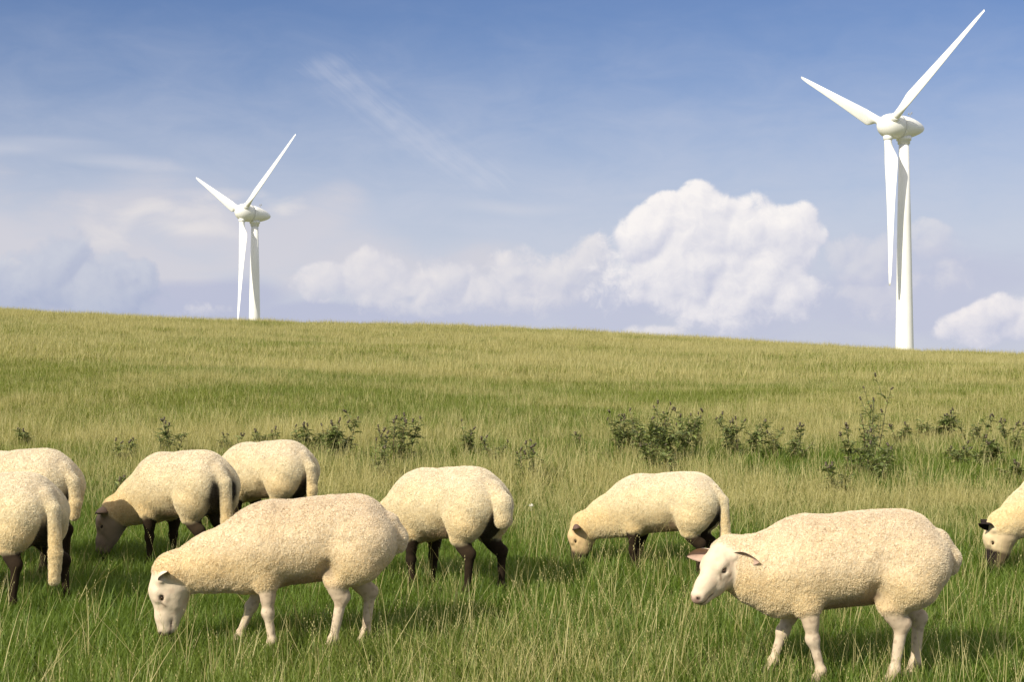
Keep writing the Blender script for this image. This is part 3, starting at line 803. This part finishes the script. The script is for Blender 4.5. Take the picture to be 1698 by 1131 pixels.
HAIRMAT = None
FR = ('f', -1); FL = ('f', 1); HR = ('h', -1); HL = ('h', 1)
SHEEP = [
 dict(px=1400, Y=7.12, heading=173, label='white-faced sheep at the right standing with its head raised towards the camera', h=.006, graze=False, poll=(.575, .06, .560), hrot=(34, 47, 0), neck_mid=(.43, .01, .53),
      legs={FL: (-.07, .0), FR: (.14, 0), HL: (.12, 0), HR: (-.0, 0)}, seed=1, ears=((-2, 6), (-30, -10)), hs=1.04, roll=38),
 dict(px=508, Y=7.72, heading=180, label='white-faced sheep in front grazing with its head down, white legs', h=.006, poll=(.715, .03, .355), hrot=(80, 8, 0), legs={FL: (-.03, 0), FR: (.17, 0), HL: (.18, 0), HR: (.03, 0)}, seed=2, ears=(22, 4), es=.92, size=.98),
 dict(px=737, size=.96, Y=9.1, heading=137, label='black-legged sheep grazing in the middle, stubby tail and rump to the camera', dark=True, face='grey', tail='fat', seed=3, legs={HL: (.02, .02), HR: (-.02, -.05)}, poll=(.70, 0, .28), hrot=(70, 10, 0)),
 dict(px=1098, Y=9.6, heading=150, label='smaller sheep with brown-black face and long tail, grazing behind the white-faced head', size=.84, dark=True, face='mixed', tail='long', seed=4, poll=(.70, 0, .31), hrot=(76, 20, 0), legs={FL: (.0, 0), FR: (.06, 0)}),
 dict(px=298, size=.97, Y=9.9, heading=139, label='sheep with grey-brown face and dark stains beside its long tail', dark=True, face='grey', tail='long', seed=5, poll=(.62, .12, .32), hrot=(66, 35, 0), ears=(-6, -12), es=1.25, rump_stain=1, tail_len=.40),
 dict(px=438, Y=10.9, heading=145, label='farthest sheep, short curled tail, mostly hidden by the white-faced grazing sheep', dark=True, face='black', tail='long', tail_len=.26, seed=6, size=.92, h=.009),
 dict(px=-2, Y=8.75, heading=147, label='sheep cut off by the left edge, long tail hanging over black hind legs', dark=True, face='black', tail='long', seed=7, tail_len=.40, size=.97, legs={HL: (.02, .05), HR: (-.06, -.08)}),
 dict(px=28, Y=9.75, heading=152, label='sheep standing half hidden behind the leftmost one at the left edge', dark=True, face='black', tail='long', tail_len=.2, seed=8, h=.009),
 dict(px=1797, Y=9.75, heading=188, label='sheep entering at the right edge, black ear and black muzzle down in the grass', dark=True, face='cream', seed=9, poll=(.66, .03, .30), hrot=(74, -28, 0), ears=(0, -62), size=.92),
]
for q in SHEEP: sheep(**q)

# ------------------------------------------------------------------ grass
def grass_material():
    m, t, bs = material('grass_blades')
    bc = t.node('ShaderNodeAttribute', attribute_name='blade').outputs['Fac']      # random per blade
    tt = t.node('ShaderNodeAttribute', attribute_name='along').outputs['Fac']      # root 0, tip 1
    kind = t.node('ShaderNodeAttribute', attribute_name='straw').outputs['Fac']
    dry = t.node('ShaderNodeAttribute', attribute_name='dry', attribute_type='INSTANCER').outputs['Fac']
    shade = t.node('ShaderNodeAttribute', attribute_name='tone', attribute_type='INSTANCER').outputs['Fac']
    green = t.mix(bc, (.082, .145, .015), (.180, .250, .038))
    green = t.mix(shade, green, t.mix(bc, (.195, .218, .036), (.320, .335, .080)))
    strawc = t.mix(bc, (.38, .33, .12), (.57, .51, .24))
    # older blades yellow from the tip down
    yel = t.m('MULTIPLY', t.ss(t.m('ADD', t.m('MULTIPLY', tt, .55), t.m('ADD', t.m('MULTIPLY', bc, .35), t.m('MULTIPLY', dry, 1.02))), .86, 1.38), .95)
    c = t.mix(yel, green, strawc)
    c = t.mix(kind, c, strawc)
    t.set(bs.inputs['Base Color'], c); bs.inputs['Roughness'].default_value = .5; bs.inputs['Specular IOR Level'].default_value = .3
    tl = t.node('ShaderNodeBsdfTranslucent'); t.set(tl.inputs['Color'], t.mix(1.0, c, (1.1, 1.15, .7), 'MULTIPLY'))
    mx = t.node('ShaderNodeMixShader'); mx.inputs[0].default_value = .38
    t.l.new(bs.outputs[0], mx.inputs[1]); t.l.new(tl.outputs[0], mx.inputs[2]); t.l.new(mx.outputs[0], t.n['Material Output'].inputs['Surface'])
    return m
GRASS = grass_material()

def tuft(name, seed, n, rad_, hlo, hhi, w, lean, straw=0.0, heads=0.0, segs=3):
    r = np.random.default_rng(seed); V = []; Fc = []; B = []; T = []; K = []; base = 0
    for i in range(n):
        a = r.random() * 2 * math.pi; q = rad_ * math.sqrt(r.random()); x, y = q * math.cos(a), q * math.sin(a)
        st = r.random() < straw; hh = r.uniform(hlo, hhi) * (r.uniform(1.25, 1.9) if st and straw < .9 else 1.0)
        th = r.random() * 2 * math.pi; ln = abs(r.normal(0, lean)) * (.6 if st else 1)
        fx, fy = math.cos(th), math.sin(th); ph = th + math.pi / 2 + r.normal(0, .5); wx, wy = math.cos(ph), math.sin(ph)
        bend = r.uniform(.2, 1.1) * (.35 if st else 1); ww = w * r.uniform(.7, 1.3) * (.55 if st else 1); bc = r.random()
        for k in range(segs + 1):
            s_ = k / segs
            out = (ln * s_ + bend * .35 * s_ * s_) * hh; z = hh * s_ * (1 - .25 * bend * s_ * s_) - .01
            wk = ww * (1 - s_ ** 2 * .9) * .5
            if k < segs:
                V += [(x + fx * out - wx * wk, y + fy * out - wy * wk, z), (x + fx * out + wx * wk, y + fy * out + wy * wk, z)]
                B += [bc] * 2; T += [s_] * 2; K += [float(st)] * 2
            else: V.append((x + fx * out, y + fy * out, z)); B.append(bc); T.append(1.0); K.append(float(st))
        for k in range(segs - 1): Fc.append((base + 2 * k, base + 2 * k + 1, base + 2 * k + 3, base + 2 * k + 2))
        Fc.append((base + 2 * segs - 2, base + 2 * segs - 1, base + 2 * segs)); base += 2 * segs + 1
        if st and r.random() < heads:
            # narrow seed spike along the top of the stem
            for s0 in np.linspace(.72, 1.0, 6):
                out = (ln * s0 + bend * .35 * s0 * s0) * hh; z = hh * s0 * (1 - .25 * bend * s0 * s0) - .01
                sg = r.choice((-1, 1)); l_ = .007 + .006 * r.random(); an = r.random() * 6.28
                px_, py_ = math.cos(an) * .5, math.sin(an) * .5
                V += [(x + fx * out, y + fy * out, z), (x + fx * out + px_ * l_, y + fy * out + py_ * l_, z + l_ * .5), (x + fx * out + px_ * l_ * .6, y + fy * out + py_ * l_ * .6, z + l_ * 1.2)]
                B += [min(1, bc + .3)] * 3; T += [1.] * 3; K += [1.] * 3; Fc.append((base, base + 1, base + 2)); base += 3
    me = new_mesh(name, np.array(V), Fc, GRASS, smooth=False)
    set_float(me, B, 'blade'); set_float(me, T, 'along'); set_float(me, K, 'straw')
    return bpy.data.objects.new(name, me)

def dryness(x, y):
    P = np.stack([x * .8, y * 1.4, np.zeros_like(x)], 1)
    n1 = fbm(P, .16, 3, 11); n2 = fbm(P, .55, 3, 23)
    base = np.interp(y, [4, 7, 9.5, 11.5, 13, 18, 24, 34, 62, 80], [.08, .05, .05, .18, .42, .44, .36, .37, .42, .45])
    return np.clip(base + (n1 - .5) * np.interp(y, [5, 9, 14, 25], [.6, .8, 1.0, .6]) + (n2 - .5) * .85, 0, 1)

def scatter(name, label, templates, dens, y0, y1, seed, pick, scl, slack=1.6):
    """points on the ground between two distances; density per square metre given by dens(x, y, dry)"""
    r = np.random.default_rng(seed)
    hw = lambda y: .355 * y + slack
    A = (hw(y0) + hw(y1)) * (y1 - y0); top = dens(None)
    n = int(A * top); y = y0 + (y1 - y0) * r.random(n * 2); x = (r.random(n * 2) * 2 - 1) * hw(y1)
    k = np.abs(x) < hw(y); x, y = x[k], y[k]
    n = min(len(x), int(n)); x, y = x[:n], y[:n]
    d = dryness(x, y); keep = r.random(n) * top < dens(d); x, y, d = x[keep], y[keep], d[keep]; n = len(x)
    P = np.stack([x, y, np.zeros(n)], 1)
    v = np.stack([x, y, ground(x, y)], 1)
    me = bpy.data.meshes.new(name); me.vertices.add(n); me.vertices.foreach_set('co', v.astype(np.float32).ravel())
    set_float(me, d, 'dry'); set_float(me, np.clip(fbm(P, .25, 3, 51) * 1.3 - .62 + sstep(9, 24, y) * .75, 0, 1), 'tone')
    hn = fbm(P, .8, 2, 71)
    set_float(me, scl * (.75 + .5 * r.random(n)) * (.62 + .60 * hn) * (1 - .12 * (d > .8)), 'size')
    a = me.attributes.new('rot', 'FLOAT_VECTOR', 'POINT')
    a.data.foreach_set('vector', np.stack([r.normal(0, .06, n), r.normal(0, .06, n), r.random(n) * 6.283], 1).astype(np.float32).ravel())
    a = me.attributes.new('which', 'INT', 'POINT'); a.data.foreach_set('value', pick(r, d, n).astype(np.int32))
    o = obj(name, me); tag(o, label, 'grass', kind='stuff')
    coll = bpy.data.collections.new(name + '_tufts')
    for i, t_ in enumerate(templates): coll.objects.link(t_)
    ng = bpy.data.node_groups.new(name, 'GeometryNodeTree')
    ng.interface.new_socket('Geometry', in_out='INPUT', socket_type='NodeSocketGeometry'); ng.interface.new_socket('Geometry', in_out='OUTPUT', socket_type='NodeSocketGeometry')
    N = ng.nodes; Lk = ng.links; gi = N.new('NodeGroupInput'); go = N.new('NodeGroupOutput')
    ci = N.new('GeometryNodeCollectionInfo'); ci.inputs['Collection'].default_value = coll; ci.inputs['Separate Children'].default_value = True
    ip = N.new('GeometryNodeInstanceOnPoints'); ip.inputs['Pick Instance'].default_value = True
    def na(nm, ty):
        q = N.new('GeometryNodeInputNamedAttribute'); q.data_type = ty; q.inputs['Name'].default_value = nm; return q.outputs['Attribute']
    Lk.new(gi.outputs[0], ip.inputs['Points']); Lk.new(ci.outputs[0], ip.inputs['Instance']); Lk.new(na('which', 'INT'), ip.inputs['Instance Index'])
    e2r = N.new('FunctionNodeEulerToRotation'); Lk.new(na('rot', 'FLOAT_VECTOR'), e2r.inputs[0]); Lk.new(e2r.outputs[0], ip.inputs['Rotation'])
    Lk.new(na('size', 'FLOAT'), ip.inputs['Scale']); Lk.new(ip.outputs[0], go.inputs[0])
    md = o.modifiers.new('grass', 'NODES'); md.node_group = ng
    print(name, n)
    return o

def pick_by(lo, k):
    return lambda r, d, n: np.clip((d + r.normal(0, .16, n)) * k, 0, k - 1).astype(int)
near_t = [tuft('a%d' % i, 100 + i, 36, .085, .07, .175, .0048, .38, straw=s_, heads=.2) for i, s_ in enumerate([0, .03, .06, .14, .3, .5])]
mid_t = [tuft('b%d' % i, 200 + i, 40, .12, .09, .20, .0075, .36, straw=s_, heads=.3, segs=2) for i, s_ in enumerate([0, .08, .18, .32, .5, .7])]
far_t = [tuft('c%d' % i, 300 + i, 46, .22, .10, .22, .014, .34, straw=s_, segs=2) for i, s_ in enumerate([.02, .12, .25, .4, .55, .75])]
stem_t = [tuft('d%d' % i, 400 + i, 3 + i, (.09),   .20, .40, .0066, .70, straw=1.0, heads=.35, segs=4) for i in range(5)]
scatter('meadow_grass', 'green tufted grass round the feet of the sheep', near_t, lambda d: 150 if d is None else 150, 4.2, 13, 1, pick_by(0, 6), 1.0)
scatter('meadow_grass', 'yellowing grass on the lower slope round the thistles', mid_t, lambda d: 62 if d is None else 62, 13, 30, 2, pick_by(0, 6), 1.0)
scatter('meadow_grass', 'pale olive grass covering the upper slope to the ridge', far_t, lambda d: 26 if d is None else 26, 30, 66, 3, pick_by(0, 6), 1.0, 3)
scatter('seed_stems', 'dry straw-coloured grass stems with seed heads', stem_t, lambda d: 60 if d is None else 12 + 48 * d, 4.2, 20, 4, lambda r, d, n: r.integers(0, 5, n), 1.0)

# ------------------------------------------------------------------ thistles
def _weed(name, a, b, spot):
    m, t, bs = material(name)
    tcn = t.node('ShaderNodeTexCoord'); n = t.noise(tcn.outputs['Object'], 14, 3, .6)
    rn = t.node('ShaderNodeObjectInfo').outputs['Random']
    g = t.node('ShaderNodeNewGeometry')
    c = t.mix(t.ss(t.m('ADD', n, t.m('MULTIPLY', t.m('SUBTRACT', g.outputs['Random Per Island'], .5), .5)), .35, .65), a, b)
    c = t.mix(t.m('MULTIPLY', t.m('GREATER_THAN', g.outputs['Random Per Island'], .86), .8), c, spot)
    t.set(bs.inputs['Base Color'], c); bs.inputs['Roughness'].default_value = .55
    tl = t.node('ShaderNodeBsdfTranslucent'); t.set(tl.inputs['Color'], c); mx = t.node('ShaderNodeMixShader'); mx.inputs[0].default_value = .25
    t.l.new(bs.outputs[0], mx.inputs[1]); t.l.new(tl.outputs[0], mx.inputs[2]); t.l.new(mx.outputs[0], t.n['Material Output'].inputs['Surface'])
    return m
LEAFM = _weed('thistle_leaf', (.14, .18, .045), (.26, .30, .09), (.31, .27, .11))
STEMM = _weed('thistle_stem', (.09, .11, .035), (.14, .12, .05), (.16, .10, .06))
HEADM = _weed('thistle_head', (.075, .055, .035), (.12, .10, .045), (.20, .10, .17))

def thistle(px, row, hpx, wpx, dense, label, seed, heads=6, nst=None):
    """leafy thistle standing at photo column px; sizes in photo pixels at its distance"""
    Y = 4675.0 / (row - 469.0); k = Y / F; Hh = hpx * k; Wd = wpx * k
    r = np.random.default_rng(seed)
    root = obj('thistle', None); p = at(px, Y); root.location = p; root.empty_display_size = .2
    tag(root, label, 'thistle', 'thistles growing in the dry grass behind the sheep')
    st = MB(); V = []; Fc = []; nb = 0; tips = []
    nst = nst or max(2, int(3 + dense * 7 * Wd / .6))
    lobes = [(0, 0), (.10, .10), (.22, .05), (.34, .22), (.42, .08), (.55, .24), (.62, .08), (.74, .17), (.82, .05), (1, 0)]
    out_ = [(a, b) for a, b in lobes] + [(a, -b) for a, b in lobes[-2:0:-1]]
    def leaf(o_, d, up, L):
        nonlocal nb
        d = d / np.linalg.norm(d); sd = np.cross(d, up); sd /= np.linalg.norm(sd) + 1e-9; n_ = np.cross(sd, d)
        cv = r.uniform(.1, .5)
        vs = [o_ + d * a * L + sd * b * L * 1.15 + n_ * (abs(b) * .6 * L - cv * a * a * L) for a, b in out_]
        cs = [o_ + d * a * L - n_ * cv * a * a * L for a in (.3, .6)]
        V.extend(vs + cs); m_ = len(vs); c0, c1 = nb + m_, nb + m_ + 1
        for i in range(m_):
            j = (i + 1) % m_; am = (out_[i][0] + out_[j][0]) / 2
            Fc.append((nb + i, nb + j, c0 if am < .45 else c1))
        for i in (4, 12):
            Fc.append((nb + i, c0, c1))
        nb += m_ + 2
    for i in range(nst):
        bx, by = r.normal(0, Wd * .16), r.normal(0, Wd * .20)
        hh = Hh * (r.uniform(.55, 1.0) if i else 1.0)
        lx, ly = (bx * 1.3 + r.normal(0, .10 * Wd)), by * .6 + r.normal(0, .12 * Wd)
        pts = [np.array([bx + lx * s_ ** 1.4 + .015 * math.sin(5 * s_ + i), by + ly * s_, -.02 + (hh + .02) * s_]) for s_ in np.linspace(0, 1, 7)]
        st.tube(pts, np.linspace(.0055, .0022, 7), 5)
        st.tube([np.array([0, 0, -.045]), pts[0] + (0, 0, -.015), pts[1]], [.008, .006, .005], 5)
        nbz = r.integers(2, 6)
        br = [(pts, 1.0)]
        for b_ in range(nbz):
            s0 = r.uniform(.35, .9); q0 = pts[int(s0 * 6)]; an = r.random() * 6.28; bl = hh * r.uniform(.16, .34)
            q = [q0, q0 + np.array([math.cos(an) * .5, math.sin(an) * .5, .6]) * bl * .6, q0 + np.array([math.cos(an) * .62, math.sin(an) * .62, 1.05]) * bl]
            st.tube(q, [.003, .0024, .0018], 4); br.append((q, .7)); tips.append(q[-1])
        tips.append(pts[-1])
        for pl, f_ in br:
            nl = int((7 + 15 * dense) * f_ * r.uniform(.8, 1.2))
            for _ in range(nl):
                s_ = r.uniform(.06, .98) if dense > .4 else r.uniform(.2, .95)
                ii = s_ * (len(pl) - 1); i0 = int(ii); o_ = pl[i0] * (1 - ii + i0) + pl[min(i0 + 1, len(pl) - 1)] * (ii - i0)
                an = r.random() * 6.28; L_ = r.uniform(.05, .12) * (1.1 - .5 * s_) * (.75 + .35 * dense)
                leaf(o_, np.array([math.cos(an), math.sin(an), r.uniform(-.1, .9)]), np.array([0, 0, 1.]), L_)
    obj('stem', st.mesh('stem', STEMM), root)
    obj('foliage', new_mesh('foliage', np.array(V), Fc, LEAFM, smooth=False), root)
    tips = sorted(tips, key=lambda q: -q[2])[:heads]
    for q in tips:
        h_ = obj('flower_head', HEADMESH, root); h_.location = Vector(q); h_.rotation_euler = (r.normal(0, .4), r.normal(0, .4), r.random() * 6)
        sc = r.uniform(.75, 1.25); h_.scale = (sc, sc, sc)
    return root
_mb = MB(); _mb.rings(lathe([(-.004, .003), (0, .008), (.008, .0115), (.017, .009), (.021, .0065), (.026, .010), (.034, .012), (.035, .003)], 9, 'z')); HEADMESH = _mb.mesh('flower_head', HEADM)
T_ = [
 (1085, 768, 98, 120, 1.0, 'largest dense thistle clump, a broad dark green mound above the small grazing sheep'),
 (1032, 760, 74, 50, .8, 'upright thistle at the left edge of the largest clump'),
 (1150, 752, 62, 70, .7, 'thistle trailing off the right side of the largest clump'),
 (1112, 786, 46, 70, .9, 'low leafy thistle in front of the largest clump, just over the small grazing sheep'),
 (1232, 766, 70, 80, .7, 'loose brownish thistle clump midway between the largest clump and the tall thistle'),
 (1308, 768, 66, 80, .65, 'loose thistle clump of thin stems just left of the tall thistle'),
 (1440, 768, 122, 70, .45, 'tallest thistle, thin stem with dark heads standing above the grass at the right'),
 (1408, 792, 88, 80, .65, 'bushy thistle at the left foot of the tallest thistle'),
 (1455, 800, 60, 60, .5, 'short sparse thistle at the right foot of the tallest thistle'),
 (1395, 826, 50, 60, .45, 'faint low thistle in the long grass behind the back of the standing sheep'),
 (1557, 727, 42, 42, 1.1, 'compact round dark thistle standing alone up the slope on the right'),
 (1583, 772, 38, 44, .9, 'small bright green thistle left of the squat dark one'),
 (1632, 784, 48, 52, 1.2, 'squat dense dark thistle above the sheep at the right edge'),
 (1620, 742, 60, 50, .35, 'sparse stemmy thistle right of the compact round one'),
 (1684, 752, 62, 54, .4, 'sparse thistle touching the right edge of the picture'),
 (1492, 740, 34, 30, .5, 'little thistle between the tallest one and the compact round one'),
 (1672, 806, 34, 46, .6, 'low thistle in the grass behind the sheep at the right edge'),
 (556, 768, 72, 80, .9, 'dense thistle clump just right of the farthest sheep'),
 (505, 754, 48, 60, .8, 'thistle showing over the rump of the farthest sheep'),
 (447, 748, 38, 60, .6, 'low thistle showing over the back of the farthest sheep'),
 (664, 772, 72, 66, .7, 'thistle clump behind the shoulder of the sheep in the middle'),
 (632, 800, 84, 40, .4, 'thin thistle left of the sheep in the middle, reddish heads'),
 (775, 760, 60, 36, .6, 'upright thistle behind the back of the sheep in the middle'),
 (826, 770, 40, 40, .4, 'small branching thistle over the rump of the sheep in the middle'),
 (882, 806, 74, 34, .3, 'single thin thistle alone in the grass right of the sheep in the middle'),
 (284, 758, 60, 50, .4, 'stemmy thistle over the back of the stained long-tailed sheep'),
 (204, 772, 42, 46, .6, 'thistle up the slope left of the stained long-tailed sheep'),
 (214, 830, 34, 50, .7, 'low thistle in the green grass beside the shoulder of the stained sheep'),
 (46, 742, 32, 24, .6, 'small thistle above the two sheep at the left edge'),
 (372, 752, 32, 34, .5, 'small thistle in the gap between the stained sheep and the farthest sheep'),
 (968, 752, 28, 26, .5, 'tiny thistle left of the largest clump'),
]
for i, q in enumerate(T_):
    thistle(*q[:5], q[5], 900 + i, heads=8 if q[2] > 60 else 4)
def mushroom(px, Y):
    m, t, bs = material('mushroom'); bs.inputs['Base Color'].default_value = (.75, .73, .68, 1); bs.inputs['Roughness'].default_value = .6
    mb = MB(); mb.rings(lathe([(0, .008), (.05, .007)], 12, 'z')); root = obj('mushroom', None); root.location = at(px, Y) + Vector((0, 0, .01)); root.scale = (.75,) * 3; root.empty_display_size = .05
    tag(root, 'tiny white mushroom cap in the grass right of the sheep in the middle', 'mushroom')
    obj('stalk', mb.mesh('stalk', m), root)
    mb = MB(); mb.rings(lathe([(.045, .012), (.05, .026), (.062, .027), (.074, .018), (.079, .004)], 16, 'z')); obj('cap', mb.mesh('cap', m), root)
mushroom(881, 12.3)
